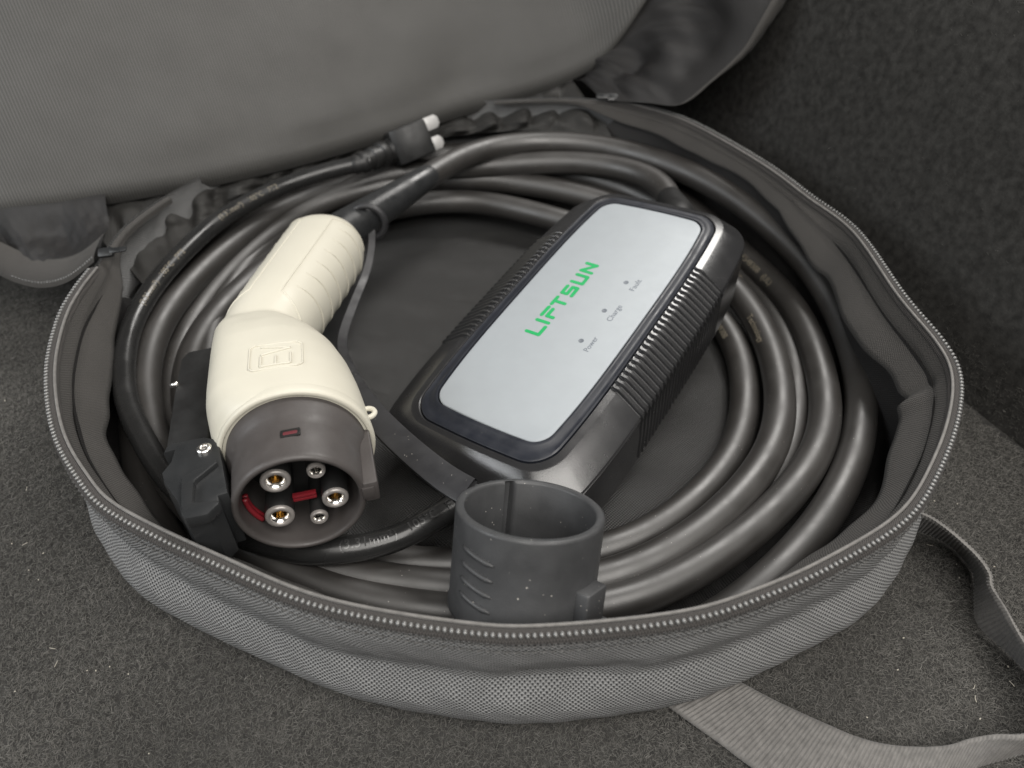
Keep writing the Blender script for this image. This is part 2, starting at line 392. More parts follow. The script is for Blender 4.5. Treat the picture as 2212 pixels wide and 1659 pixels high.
# lining wall and floor
rows, uvs = [], []
for off, f, k in ((-5, .86, 0), (-6, .7, .6), (-6, .5, 1), (-6, .3, 1), (-8, .14, .8), (-12, .06, .4), (-20, .045, .1), (-40, .04, 0)):
    z = loop[:, 2]*np.minimum(f, .48+.5*opn); p = loop+outn*(off+k*1.6*wrink(sl*1.6, z, 21))[:, None]; p[:, 2] = z; rows.append(p); uvs.append(np.stack([sl, -z], 1))
V, Fc, U = loopgrid(rows, uvs); bagmesh('lining_wall', V, Fc, M['shadelining'], uv=U)
rows, uvs = [], []
for r in np.linspace(0, 152, 90):
    a = np.linspace(0, 2*math.pi, 120, endpoint=False); x = C2[0]+r*np.cos(a); y = C2[1]+r*np.sin(a)
    z = 3.2+.9*fbm(x*.035, y*.035, 9, 3)+.7*np.abs(fbm(x*.02+3, y*.05, 14, 2)); p = np.stack([x, y, z], 1); rows.append(p); uvs.append(p[:, :2])
V, Fc = grid(rows, True); bagmesh('lining_floor', V, Fc, M['lining'], uv=np.vstack(uvs))
# zipper tape and piping, only along the open part of the rim
i0 = int(np.argmin(np.linalg.norm(loop-rim_pts[0], axis=1))); i1 = int(np.argmin(np.linalg.norm(loop-rim_pts[-1], axis=1)))
openi = np.arange(i0, i1+1) if i1 > i0 else np.concatenate([np.arange(i0, NL), np.arange(0, i1+1)])
rl, on = loop[openi], outn[openi]
hi = np.concatenate([(openi[0]-np.arange(45, 0, -1)) % NL, openi, (openi[-1]+np.arange(1, 46)) % NL])
V, Fc = grid([r[hi] for r in hem_rows]); bagmesh('inner_hem', V, Fc, M['hem'], uv=np.vstack([np.stack([np.arange(len(hi))*sl[-1]/NL, u[hi, 1]], 1) for u in hem_uv]))
so = np.concatenate([[0], np.cumsum(np.linalg.norm(np.diff(rl, axis=0), axis=1))])
rows = []; uvs = []
for off, dz in ((2.2, -1.6), (1.7, -.2), (.8, .5), (-.4, .7), (-1.6, .5), (-2.6, -.6), (-3.0, -2.2)):
    p = rl+on*off; p[:, 2] += dz; rows.append(p); uvs.append(np.stack([so, np.full(len(so), off)], 1))
V, Fc = grid(rows); bagmesh('zipper_tape', V, Fc, M['tape'], uv=np.vstack(uvs))
p = rl-on*2.3; p[:, 2] += .6
V, Fc = tube(p, .55, 6); bagmesh('piping', V, Fc, M['webbing'])
# two rows of stitches below the zip
bits = []
for off, dz in ((2.3, -3.4), (2.6, -6.2)):
    for s_ in np.arange(2, so[-1]-2, 2.6):
        a = np.array([np.interp(s_, so, rl[:, k]) for k in range(3)]); b_ = np.array([np.interp(s_+1.7, so, rl[:, k]) for k in range(3)]); o3 = nrm([np.interp(s_, so, on[:, k]) for k in range(3)])
        bits.append(tube(np.array([a+o3*(off-.5), a*.6+b_*.4+o3*(off-.05), b_+o3*(off-.5)])+np.array([0, 0, dz]), .22, 5))
V, Fc = join(bits); bagmesh('stitching', V, Fc, M['hem2'], kind='stuff')
# teeth
def bead(a, b, c, nu=8, nv=5):
    V = [(0, 0, c)]; Fc = []
    for i in range(1, nv):
        t = math.pi*i/nv
        for j in range(nu): V.append((a*math.sin(t)*math.cos(2*math.pi*j/nu), b*math.sin(t)*math.sin(2*math.pi*j/nu), c*math.cos(t)))
    V.append((0, 0, -c))
    Fc += [(0, 1+j, 1+(j+1) % nu) for j in range(nu)]
    for i in range(nv-2): Fc += [(1+i*nu+j, 1+(i+1)*nu+j, 1+(i+1)*nu+(j+1) % nu, 1+i*nu+(j+1) % nu) for j in range(nu)]
    e = len(V)-1; s0 = 1+(nv-2)*nu; Fc += [(e, s0+(j+1) % nu, s0+j) for j in range(nu)]
    return np.array(V), Fc
nt_ = int(so[-1]/1.95); st = np.linspace(2, so[-1]-2, nt_)
tp = np.stack([np.interp(st, so, rl[:, k]) for k in range(3)], 1); ton = np.stack([np.interp(st, so, on[:, k]) for k in range(3)], 1); ton /= np.linalg.norm(ton, axis=1)[:, None]
tp = tp+ton*.75; tp[:, 2] += .75
bv, bf = bead(.70, .98, .74)
proto = mesh('zipper_tooth', bv, bf, M['tooth'], bag); pme = proto.data
order = np.argsort(np.linalg.norm(tp-CAM, axis=1)); near = set(order[:300].tolist()); first = True
rest = []
for i in range(nt_):
    o3 = ton[i]; t3 = np.array([-o3[1], o3[0], 0]); o3b = nrm(o3+.25*t3+np.array([0, 0, -.25])); z3 = nrm(np.cross(t3, o3b)); t3 = np.cross(o3b, z3)
    if i in near:
        o = proto if first else bpy.data.objects.new('zipper_tooth', pme)
        if not first: sc.collection.objects.link(o); o.parent = bag
        first = False; mt = Matrix.Identity(4); pos = W(tp[i])*MM
        for j in range(3): mt[j][0], mt[j][1], mt[j][2], mt[j][3] = t3[j], o3b[j], z3[j], pos[j]
        o.matrix_local = mt
    else: rest.append((xf(bv, tp[i], t3, o3b, z3), bf))
V, Fc = join(rest); bagmesh('far_zipper_teeth', V, Fc, M['tooth'], kind='stuff')

# ---- lid
E_px = [(-260,452,64),(-120,445,64),(0,430,64),(150,410,63),(300,385,63),(470,356,62),(640,318,62),(820,268,63),(1000,212,66),(1150,168,74),(1250,128,84),(1300,95,93),(1345,40,108),(1390,-30,126),(1450,-130,150)]
E = cat_spline([P(*p) for p in E_px], 160)
az = math.radians(121); lo_ = np.array([math.cos(az), math.sin(az), 0]); ul = nrm(lo_*.62+np.array([0, 0, .78])); nl = nrm(np.cross(np.cross(ul, lo_), ul)); 
fl = -lo_; nl = nrm(fl-ul*np.dot(fl, ul))          # panel normal, facing the bag
sE = np.concatenate([[0], np.cumsum(np.linalg.norm(np.diff(E, axis=0), axis=1))])
rows, uvs = [], []
lim = np.clip((sE[-1]-sE)/120, 0.02, 1)
for h, b_ in [(-9, -9), (-7, -4), (-4.5, -1.2), (-1, 0), (3, .6), (8, 1.2)]+[(x, 1.2+6*math.sin(min(1, x/190)*math.pi)) for x in np.linspace(14, 330, 46)]:
    hh = h*np.where(h > 0, lim**.5, 1)
    p = E+hh[:, None]*ul+(b_*(.3+.7*lim)+(0 if h < 5 else 1)*2.6*fbm(sE*.025, np.full_like(sE, h)*.03, 31, 3)*lim)[:, None]*nl
    rows.append(p); uvs.append(np.stack([p@np.array([.86, .5, 0]), np.full(len(sE), h)], 1))
V, Fc = grid(rows); bagmesh('lid_panel', V, Fc, M['lid'], uv=np.vstack(uvs))
# wrinkled cloth sheets joining lid and body
def sheet(name, A, B, mat, nrow=26, amp=4., seed=1, sag=0., n=150, kx=.06, ky=3., sagdir=(0, 0, -1), kind=None):
    A = cat_spline(A, n); B = cat_spline(B, n); s = np.linspace(0, 1, n)*np.linalg.norm(np.diff(A, axis=0), axis=1).sum()
    R, U = [], []; wdt = np.linalg.norm(A-B, axis=1).mean()
    for t in np.linspace(0, 1, nrow):
        p = A*(1-t)+B*t; e = math.sin(math.pi*t)
        d = nrm(np.cross(B[n//2]-A[n//2], A[-1]-A[0]));
        w = amp*e*(fbm(s*kx+t*1.5, np.full(n, t*ky)-s*kx*.5, seed, 4)*.7+.6*np.abs(np.sin(s*kx*1.7+t*ky*1.3+fbm(s*kx*.6, np.full(n, t*2), seed+1, 2)*2)))
        p = p+w[:, None]*d+sag*e*np.array(sagdir); R.append(p); U.append(np.stack([s, np.full(n, t*wdt)], 1))
    V, Fc = grid(R); return bagmesh(name, V, Fc, mat, uv=np.vstack(U))
# back cloth: from below the lid panel's edge down into the bag
Bk = [polar(p_, r_, z_) for p_, r_, z_ in ((176, 177, 42), (165, 175, 42), (150, 174, 42), (135, 174, 42), (120, 174, 44), (105, 173, 46), (90, 172, 49), (78, 172, 50), (66, 172, 50))]
Ek = [P(*p)-nl*16-ul*5 for p in [(150,410,63),(220,398,63),(300,385,63),(470,356,62),(640,318,62),(820,268,63),(1000,212,66),(1150,168,74),(1250,128,84)]]
sheet('hinge_cloth', Ek, Bk, M['fold'], amp=13, seed=5, sag=3, kx=.09, ky=2.6, nrow=40, n=220)
# lid side wall on the right, from the panel's edge out to the lid's zip edge
Epr = [P(1150,168,74)-nl*6, P(1250,128,84)-nl*5, P(1300,95,93)-nl*4, P(1345,40,108)-nl*4, P(1390,-30,126)-nl*4, P(1450,-130,150)-nl*4]
lidrim = [P(1300,216,71), PY(1395,222,428), PY(1470,226,412), PY(1535,180,410), PY(1610,112,412), PY(1650,50,416), PY(1700,-30,424), PY(1790,-160,440)]
sheet('lid_side_wall', Epr, lidrim, M['shadelining'], amp=11, seed=12, sag=22, kx=.055, ky=3.2, sagdir=(.3, .9, 0))
lr = cat_spline(lidrim, 140); tl = np.gradient(lr, axis=0); tl /= np.linalg.norm(tl, axis=1)[:, None]
ob = nrm(np.array([.75, .35, -.25])); grow = np.clip(np.linspace(-.35, 1.5, 140), .12, 1)
rows, uvs = [], []; slr = np.concatenate([[0], np.cumsum(np.linalg.norm(np.diff(lr, axis=0), axis=1))])
for off, dp in ((-3, 2), (-1.2, .3), (0, 0), (2, .5), (5, 2.5), (9, 6.5), (13, 12), (16, 20), (18, 34), (19, 60)):
    p = lr+ob*(off*grow)[:, None]+np.array([-.1, .95, -.2])*dp+(.8*fbm(slr*.12, np.full(140, off*.1), 3, 2)*(off > 1))[:, None]*ob; rows.append(p); uvs.append(np.stack([slr, np.full(140, off)], 1))
V, Fc = grid(rows); bagmesh('lid_binding', V, Fc, M['hem'], uv=np.vstack(uvs))
# lid side wall on the left with its zip edge
Epl = [P(-260,452,64)-nl*3-ul*3, P(-120,445,64)-nl*3-ul*3, P(0,434,64)-nl*3-ul*3, P(110,418,63)-nl*3-ul*3, P(220,400,63)-nl*3-ul*3]
lrl = [P(-260,520,60), P(-120,545,50), P(-30,575,42), P(40,606,36), P(95,616,36), P(150,602,42), P(205,560,54)]
sheet('lid_side_wall', Epl, lrl, M['shadelining'], amp=8, seed=17, sag=8, kx=.05, ky=3.0, sagdir=(0, .5, -.8), n=110)
ll = cat_spline(lrl, 120); up = np.array([.25, .75, .55])
rows, uvs = [], []; sll = np.concatenate([[0], np.cumsum(np.linalg.norm(np.diff(ll, axis=0), axis=1))])
for off, b_ in ((-1.5, 1.5), (0, 0), (2, -1.2), (6, -1.6), (11, -1), (15, 1.5)):
    p = ll+up*off+np.array([.1, -.6, .7])*(-b_+1.2); rows.append(p); uvs.append(np.stack([sll, np.full(120, off)], 1))
V, Fc = grid(rows); bagmesh('lid_binding', V, Fc, M['hem'], uv=np.vstack(uvs))
beads = []
for s_ in np.arange(60, sll[-1], 1.95):
    c_ = np.array([np.interp(s_, sll, ll[:, k]) for k in range(3)])+np.array([0, -.6, 1.0])+up*1.2
    beads.append((xf(bv, c_, (1, 0, 0), nrm((.1, .75, .55)), nrm((0, -.55, .75))), bf))
V, Fc = join(beads); bagmesh('lid_zipper_teeth', V, Fc, M['tooth'], kind='stuff')
# zipper sliders at both ends of the zip
def slider(p, t, up_):
    t = nrm(t); s_ = nrm(np.cross(up_, t)); u_ = np.cross(t, s_)
    a = prism(rrect(-3.5, 3.5, -2.3, 2.3, 1.2), 0, 2.2, .5); b_ = prism(rrect(2, 10, -1.3, 1.3, .8), 1.6, 2.6, .3)
    V, Fc = join([a, b_]); return bagmesh('zipper_slider', xf(V, p, t, s_, u_), Fc, M['latch'], sharp=40)
slider(P(232, 548, 64), P(290, 540, 63)-P(232, 548, 62), (0, -.5, .9))
slider(P(1322, 213, 72), np.array([-1, .1, 0.]), (0, -.6, .8))

# ---- shoulder strap: one ribbed webbing ribbon from the bag's side, round and back under its front
top = [(1935,1085,26),(1979,1103,26),(2019,1123,26),(2064,1157,25),(2112,1202,23),(2137,1238,21),(2143,1268,20),(2173,1315,21),(2206,1376,22),(2260,1455,22),(2330,1510,22)]
bot = [(1915,1135,8),(1950,1141,6),(1999,1150,3),(2047,1172,2),(2084,1206,2),(2108,1247,2),(2108,1300,2),(2114,1350,2),(2183,1413,2),(2250,1480,2),(2310,1540,4)]
top2 = [(2330,1560,22),(2290,1575,20),(2212,1588,17),(2153,1587,14),(2100,1595,11),(2039,1611,9),(1942,1611,7),(1861,1595,6),(1780,1562,5),(1675,1514,4),(1585,1466,3.5),(1530,1440,3.5)]
bot2 = [(2320,1600,8),(2290,1608,7),(2212,1622,6),(2100,1660,4),(2000,1712,3),(1900,1740,2.6),(1770,1722,2.4),(1640,1667,2.2),(1553,1605,2.2),(1455,1535,2.2),(1400,1495,2.2)]
def ribbon(tp_, bt_, n):
    return cat_spline([P(*p) for p in tp_], n), cat_spline([P(*p) for p in bt_], n)
nS = 2400
tA = cat_spline([P(*p) for p in top]+[P(2420,1545,30)]+[P(*p) for p in top2], nS)
bA = cat_spline([P(*p) for p in bot]+[P(2400,1575,10)]+[P(*p) for p in bot2], nS)
ctr = (tA+bA)/2; sc_ = np.concatenate([[0], np.cumsum(np.linalg.norm(np.diff(ctr, axis=0), axis=1))])
wv = bA-tA; nv = np.cross(wv, np.gradient(ctr, axis=0)); nv /= np.linalg.norm(nv, axis=1)[:, None]
rib = .42*np.abs(np.sin(sc_*math.pi/1.4))
rows = []
ks = list(np.linspace(0, 1, 16)); 
for sgn in (1, -1):
    for k in (ks if sgn > 0 else ks[::-1]):
        edge = .35 if k in (0, 1) else 1
        rows.append(tA+wv*k+nv*(sgn*(.55*edge+rib*edge))[:, None] if isinstance(sgn, np.ndarray) else tA+wv*k+nv*(sgn*(.55*edge+rib*edge+(.25 if k in (ks[1], ks[-2]) else 0)))[:, None])
rows.append(rows[0]); V, Fc = grid(rows); bagmesh('webbing_strap', V, Fc, M['webbing'])

# ================================================================== coiled charging cable
S = {
1:[(1306,1202),(1381,1172),(1455,1125),(1530,1062),(1574,1009),(1601,958),(1613,907),(1612,821),(1600,756),(1579,708),(1549,684)],
2:[(1306,1262),(1411,1220),(1515,1155),(1604,1071),(1658,1003),(1690,937),(1693,896),(1686,821),(1671,761),(1645,702),(1609,648)],
3:[(1604,1125),(1664,1056),(1708,976),(1726,922),(1722,880),(1719,791),(1701,732),(1665,672),(1624,622),(1585,580)],
4:[(1306,1318),(1396,1295),(1515,1229),(1619,1155),(1708,1071),(1762,997),(1789,937),(1794,893),(1779,821),(1758,747),(1725,672),(1674,613),(1615,562)],
5:[(1649,1262),(1708,1214),(1783,1125),(1827,1042),(1857,967),(1866,908),(1859,821),(1847,762),(1817,672),(1773,598),(1704,523)]}
def zs(pts, z): return [P(u, v, z) for u, v in pts]
def zr(pts, z0, z1): return [P(u, v, z0+(z1-z0)*i/(len(pts)-1)) for i, (u, v) in enumerate(pts)]
PX = [P(*p) for p in [(1452,452,44),(1462,425,45),(1440,396,45),(1390,372,43),(1290,352,42),(1174,350,40),(1050,362,36)]]
path = PX+[polar(122,168,31), polar(150,164,20), polar(180,152,11), polar(220,142,10), polar(250,133,10)]
path += zr(S[1], 10, 9)+[polar(40,122,12), polar(57,120,16)]+[P(*p) for p in [(1212,476,20),(1119,450,20),(1007,431,20)]]
path += [polar(115,143,20), polar(140,153,17), polar(180,158,14), polar(220,150,19)]+[P(*p) for p in [(668,1231,21),(787,1255,20),(906,1266,19),(1100,1283,19)]]
path += zs(S[2], 19)+[polar(42,140,22), polar(58,143,24)]+[P(*p) for p in [(1267,424,27),(1193,405,27),(1025,387,27)]]
path += [polar(115,160,27), polar(140,167,25), polar(180,166,13), polar(220,156,9), polar(250,150,9), polar(285,147,9)]
path += zs(S[3], 10)+[polar(50,158,24), polar(70,160,29)]+[P(1100,357,31)]
path += [polar(112,166,31), polar(140,172,30), polar(180,172,27), polar(215,164,22)]+[P(*p) for p in [(690,1275,21),(787,1298,20),(906,1320,20),(1100,1336,20)]]
path += zs(S[4], 19)+[polar(48,166,27), polar(66,170,32)]+[P(1174,340,34)]
path += [polar(108,176,35), polar(130,179,33), polar(155,180,24), polar(180,184,14), polar(220,176,10), polar(250,171,9), polar(290,170,10)]
path += zs(S[5], 19)[:7]+[P(1847,762,23), P(1817,672,29), P(1773,598,35), P(1704,523,41), P(1600,432,46), P(1500,377,47), P(1400,338,47), P(1250,308,47), P(1081,311,48), P(980,345,49), P(900,398,49)]
cab = smooth_path(cat_spline(path, 2600), 220)
cable = mesh('charging_cable', *tube(cab, 7.1+.06*fbm(np.arange(2600)*.02, np.zeros(2600), 2, 3), 20), M['cable'])
tag(cable, 'thick matte black cable coiled round the inside of the bag', 'cable')

def text_mesh(txt, height=None, width=None, extrude=.0):
    cu = bpy.data.curves.new('t', 'FONT'); cu.body = txt; cu.size = 1; cu.extrude = extrude; cu.resolution_u = 3
    ob = bpy.data.objects.new('t', cu); sc.collection.objects.link(ob)
    dg = bpy.context.evaluated_depsgraph_get(); me = bpy.data.meshes.new_from_object(ob.evaluated_get(dg))
    V = np.array([v.co[:] for v in me.vertices]); Fc = [tuple(p.vertices) for p in me.polygons]
    bpy.data.objects.remove(ob); bpy.data.curves.remove(cu); bpy.data.meshes.remove(me)
    V[:, 0] -= V[:, 0].min()
    if height: V[:, :2] *= height/.73
    if width: V[:, 0] *= width/V[:, 0].max()
    return V, Fc
def wrap_text(name, txt, path, R, s0, ang_dir, height, mat, parent, flip=False, raise_=.22):
    """letters wrapped on a cable: starts s0 mm along the path, on the side facing ang_dir"""
    V, Fc = text_mesh(txt, height, None, .5)
    T, N, B = frames(path); s = np.concatenate([[0], np.cumsum(np.linalg.norm(np.diff(path, axis=0), axis=1))])
    x = V[:, 0]; sg = -1 if flip else 1
    ss = s0+sg*x; out = np.zeros_like(V)
    d = np.asarray(ang_dir, float)
    for i in range(len(V)):
        c_ = np.array([np.interp(ss[i], s, path[:, k]) for k in range(3)]); t_ = nrm([np.interp(ss[i], s, T[:, k]) for k in range(3)])
        o_ = nrm(d-t_*np.dot(d, t_)); b_ = np.cross(o_, t_)*sg
        a = (V[i, 1]-height*.5)/R
        out[i] = c_+(R+(raise_ if V[i, 2] > 0 else -.15))*(math.cos(a)*o_+math.sin(a)*b_)
    if flip is None: Fc = [f[::-1] for f in Fc]
    return mesh(name, out, Fc, mat, parent, smooth=False)
def arc_at(path, p):
    s = np.concatenate([[0], np.cumsum(np.linalg.norm(np.diff(path, axis=0), axis=1))]); return s[int(np.argmin(np.linalg.norm(path-p, axis=1)))]
tocam = nrm([-.2, -.75, .75])
for txt_, px_ in (('E548308   (UL)', (1618,556,22)), ('105°C', (1580,582,14)), ('Technology', (1622,684,22)), ('E548308', (1540,690,14))):
    wrap_text('printed_text', txt_, cab, 7.1, arc_at(cab, P(*px_)), nrm([-.72, -.25, .65]), 3.4, M['print'], cable, flip=True, raise_=.16)

# ================================================================== control box
BO = np.array([-10.21, 192.68, 46.0]); yaw, tilt, roll = map(math.radians, (56.69, 7.78, 5.49))
bl = np.array([math.cos(yaw)*math.cos(tilt), math.sin(yaw)*math.cos(tilt), math.sin(tilt)])
w0 = np.array([math.sin(yaw), -math.cos(yaw), 0.]); n0 = np.cross(w0, bl); bw = w0*math.cos(roll)+n0*math.sin(roll); bn = np.cross(bw, bl)
box = empty('control_box', BO, bw, bl, bn)
tag(box, 'black charger control box with silver face plate and green lettering', 'control box')
def bowed(hw, y0, y1, r, k, z, dz=0):
    out = []
    for cx, cy, a in ((hw-r, y1-r, 0), (-hw+r, y1-r, 90), (-hw+r, y0+r, 180), (hw-r, y0+r, 270)):
        for t in np.linspace(0, 90, 12): out.append((cx+r*math.cos(math.radians(a+t)), cy+r*math.sin(math.radians(a+t))))
    out = np.array(out); res = []
    for i in range(len(out)):                       # subdivide long sides
        p, q_ = out[i], out[(i+1) % len(out)]; n = max(1, int(np.linalg.norm(q_-p)/6))
        n = {0: 1}.get(n, n); res.append((i, p, q_, n))
    pts = []
    for i, p, q_, n in res:
        n = 24 if i in (11, 35) and False else n
        for j in range(n): pts.append(p+(q_-p)*j/n)
    return out
def outline(hw, y0, y1, r, k, z, NS=26, NE=10):
    ym, hy = (y0+y1)/2, (y1-y0)/2; pts = []
    ang = np.linspace(0, 90, 9)
    cor = [(hw-r, y1-r, 0), (-hw+r, y1-r, 90), (-hw+r, y0+r, 180), (hw-r, y0+r, 270)]
    ends = [NE, NS, NE, NS]
    for ci, (cx, cy, a) in enumerate(cor):
        arc = [(cx+r*math.cos(math.radians(a+t)), cy+r*math.sin(math.radians(a+t))) for t in ang]
        pts += arc
        nx = cor[(ci+1) % 4]; a2 = nx[2]; q_ = (nx[0]+r*math.cos(math.radians(a2)), nx[1]+r*math.sin(math.radians(a2)))
        for j in range(1, ends[ci]): pts.append((arc[-1][0]+(q_[0]-arc[-1][0])*j/ends[ci], arc[-1][1]+(q_[1]-arc[-1][1])*j/ends[ci]))
    p = np.array(pts); yn = (p[:, 1]-ym)/hy; xn = p[:, 0]/hw
    p[:, 0] *= 1-k*np.abs(yn)**3.5
    p[:, 1] += 1.2*np.sign(yn)*np.abs(yn)**6*(1-xn**2)
    return np.column_stack([p, np.full(len(p), z)])
def levels(name, lv, mat, cap_top=False, cap_bot=False, sharp=35):
    R = [outline(*l) for l in lv]; n = len(R[0]); V, Fc = grid(R, True)
    if cap_top: Fc.append(tuple(range(n))[::-1])
    if cap_bot: Fc.append(tuple((len(R)-1)*n+j for j in range(n)))
    return mesh(name, V, [f[::-1] for f in Fc], mat, box, sharp=sharp)
levels('housing', [(35.3,-9.3,156,11,.10,-2.6),(35.6,-9.6,156.3,11,.10,-1.5),(36.0,-10.2,157,11.5,.10,-1.15),(38.6,-12,159,12,.10,-1.5),(39.2,-12.5,159.6,12,.10,-1.7),(45,-17.2,161.5,13.8,.11,-4.9),(49.6,-21.2,163.4,15.4,.12,-7.7),(50.4,-21.9,163.9,15.7,.12,-8.3),(50.7,-22.2,164.1,15.8,.12,-9.3),
       (50.0,-21.6,163.6,15.5,.12,-9.7),(50.0,-21.6,163.6,15.5,.12,-10.3),(50.5,-22.0,164.0,15.7,.12,-10.7),(49.8,-21.2,163.4,15.4,.12,-22),(48.1,-19.4,162,14.6,.12,-38.5),(46.8,-18,160.6,13.8,.12,-40)], M['shell'], cap_bot=True, sharp=16)
levels('face_gasket', [(30.1,-.9,149.9,7.2,.11,-1.2),(30.4,-1.2,150.2,7.4,.11,.25),(31.0,-1.8,150.9,7.8,.11,.35),(31.7,-2.5,151.5,8.2,.11,.1),(32.6,-4.2,152.6,8.8,.105,-.7),(33.6,-6.2,154,9.6,.10,-.9),(34.6,-8.2,155.2,10.4,.10,-.7),(35.2,-9.1,155.9,10.9,.10,-1.1),(35.3,-9.2,156,11,.10,-2.8)], M['gasket'])
plate = levels('face_plate', [(29.0,-.2,148.9,6.6,.11,.0),(29.55,-.4,149.4,6.9,.11,-.12),(29.8,-.6,149.6,7,.11,-.4),(29.8,-.6,149.6,7,.11,-1.5)], M['plate'], cap_top=True, sharp=25)
# ribs on both long flanks, each one mesh
def rib_mesh(sg):
    k = 1-.10*0
    pth = np.array([(36.2, .3, -1.4), (37.0, .2, -.75), (39.2, 0, -1.15), (41, -.4, -2.3), (49.3, -2.4, -7.3), (50.5, -2.7, -8.4), (50.85, -2.7, -9.6), (50.5, -2.7, -12), (48.4, -2.7, -37)])
    pth[:, 0] *= sg
    sec = np.array([(-.7, -.5), (-.42, .65), (-.25, .85), (.25, .85), (.42, .65), (.7, -.5)]); R = []
    for i, p in enumerate(pth):
        a = pth[max(0, i-1)]; b_ = pth[min(len(pth)-1, i+1)]; t = nrm(b_-a); nn = np.array([-t[2], 0, t[0]])*sg
        if nn[0]*sg+nn[2] < 0: nn = -nn
        w = .8 if i < 6 else .45
        R.append(np.array([p+np.array([0, 1, 0])*s_*w*1.3+nn*q_*(1 if i < 7 else .6) for s_, q_ in sec]))
    V, Fc = grid(R, True); m6 = len(sec); Fc += [tuple(range(m6))[::-1], tuple((len(R)-1)*m6+j for j in range(m6))]
    return V, Fc
for sg in (1, -1):
    V, Fc = rib_mesh(sg); pr = mesh('grip_rib', V, Fc, M['shell'], box, sharp=40)
    for i in range(25):
        o = pr if i == 0 else bpy.data.objects.new('grip_rib', pr.data)
        if i: sc.collection.objects.link(o); o.parent = box
        y_ = 37.2+3.36*i; f = 1-.10*abs((y_-73.3)/82)**3.5
        o.location = ((f-1)*.045*sg, y_*MM, 0)
# lettering: x runs along +Y, up is -X
def stroke(p, q_, w, z):
    p, q_ = np.array(p, float), np.array(q_, float); d = nrm(q_-p); nn = np.array([-d[1], d[0]]); out = []
    a0 = math.atan2(d[1], d[0])
    for t in np.linspace(-90, 90, 7): out.append(q_+w/2*np.array([math.cos(a0+math.radians(t)), math.sin(a0+math.radians(t))]))
    for t in np.linspace(90, 270, 7): out.append(p+w/2*np.array([math.cos(a0+math.radians(t)), math.sin(a0+math.radians(t))]))
    return prism(out, -.1, z, .03)
LT = {'letter_l': [((50.1,-12.9),(50.1,-6.6)),((50.1,-6.6),(55.4,-6.4))],
 'letter_i': [((58.2,-12.4),(58.2,-6.5))],
 'letter_f': [((61.7,-12.2),(67.5,-11.9)),((62.1,-9.6),(66.9,-9.4)),((62.0,-9.6),(62.0,-6.4))],
 'letter_t': [((69.8,-11.9),(75.0,-11.7)),((72.2,-11.8),(72.1,-6.3))],
 'letter_s': [((78.4,-11.5),(83.5,-11.4)),((78.4,-11.5),(78.4,-8.9)),((78.4,-8.8),(83.5,-8.7)),((83.5,-8.7),(83.5,-6.2)),((78.0,-6.1),(83.5,-6.1))],
 'letter_u': [((87.1,-11.4),(87.1,-5.7)),((87.1,-5.7),(92.3,-5.7)),((92.3,-5.7),(92.4,-11.4))],
 'letter_n': [((95.6,-5.6),(95.8,-11.3)),((95.8,-11.3),(101.3,-5.7)),((101.3,-5.7),(101.4,-11.3))]}
for nm, st_ in LT.items():
    parts = [stroke((p[1], p[0]), (q_[1], q_[0]), 1.75, .12+.03*i) for i, (p, q_) in enumerate(st_)]
    V, Fc = join(parts); mesh(nm, V, Fc, M['green'], plate, smooth=False)
for word, y0, wd_, yd in (('Power', 50.0, 9.1, 54.6), ('Charge', 70.2, 10.8, 75.3), ('Fault', 92.0, 8.0, 96.0)):
    V, Fc = text_mesh(word, 2.7, wd_, 0); q3 = np.column_stack([18.2-V[:, 1], y0+V[:, 0], np.full(len(V), .06)])
    mesh('word_'+word.lower(), q3, Fc, M['ink'], plate, smooth=False)
    V, Fc = lathe([(-.1, 1.2), (.08, 1.2), (.1, 1.05), (.06, .95), (.06, .01)], 20, 'Z', (12.2, yd)); mesh('indicator_lamp', V, Fc, M['lamp'], plate, sharp=40)
# cable glands on both ends
def boot(name, path, r0, r1, mat, parent, rings=5, tow=None):
    p = smooth_path(cat_spline(path, 60), 8); t = np.linspace(0, 1, 60); rad = r0+(r1-r0)*t
    rad = rad*(1+.07*np.sign(np.sin(t*math.pi*2*rings))*(t > .12)*(t < .92))
    V, Fc = tube(p, rad, 22)
    if tow is not None: V = tow(V)
    return mesh(name, V, Fc, mat, parent, sharp=50)
def w2l(o, X, Y, Z): return lambda V: np.stack([(np.asarray(V)-o)@X, (np.asarray(V)-o)@Y, (np.asarray(V)-o)@Z], 1)
boxl = w2l(BO, bw, bl, bn)
farp = BO+bl*162-bn*18+bw*4; nearp = BO-bl*20-bn*24-bw*2
boot('cable_gland', [farp-bl*4, farp+bl*9+bn*1, cab[2]*.5+(farp+bl*14)*.5, cab[6]], 9, 7.3, M['plug'], box, rings=0, tow=boxl)

# ================================================================== power cord with plug
cp = [nearp+bl*2, nearp-bl*10, P(1010,1075,30), P(940,1120,31), P(850,1165,31), P(750,1187,32), P(640,1188,31), P(500,1143,30), P(380,1052,30), P(310,950,31), P(271,850,33), P(275,740,36), P(312,650,39), P(382,560,43), P(480,472,46), P(600,407,48), P(700,372,50), P(800,348,52)]
cord_c = smooth_path(cat_spline(cp, 700), 25)
PO = P(884, 309, 53); pdx = nrm([.86, .48, .16]); pdz = nrm(np.array([0, .5, .87])-pdx*np.dot([0, .5, .87], pdx)); pdy = np.cross(pdz, pdx)
pw = empty('power_cord', PO, pdx, pdy, pdz); pwl = w2l(PO, pdx, pdy, pdz)
tag(pw, 'glossy black power cord ending in a plug with two flat blades', 'power cord')
cordo = mesh('cord', pwl(tube(cord_c, 4.9, 18)[0]), tube(cord_c, 4.9, 18)[1], M['cord'], pw)
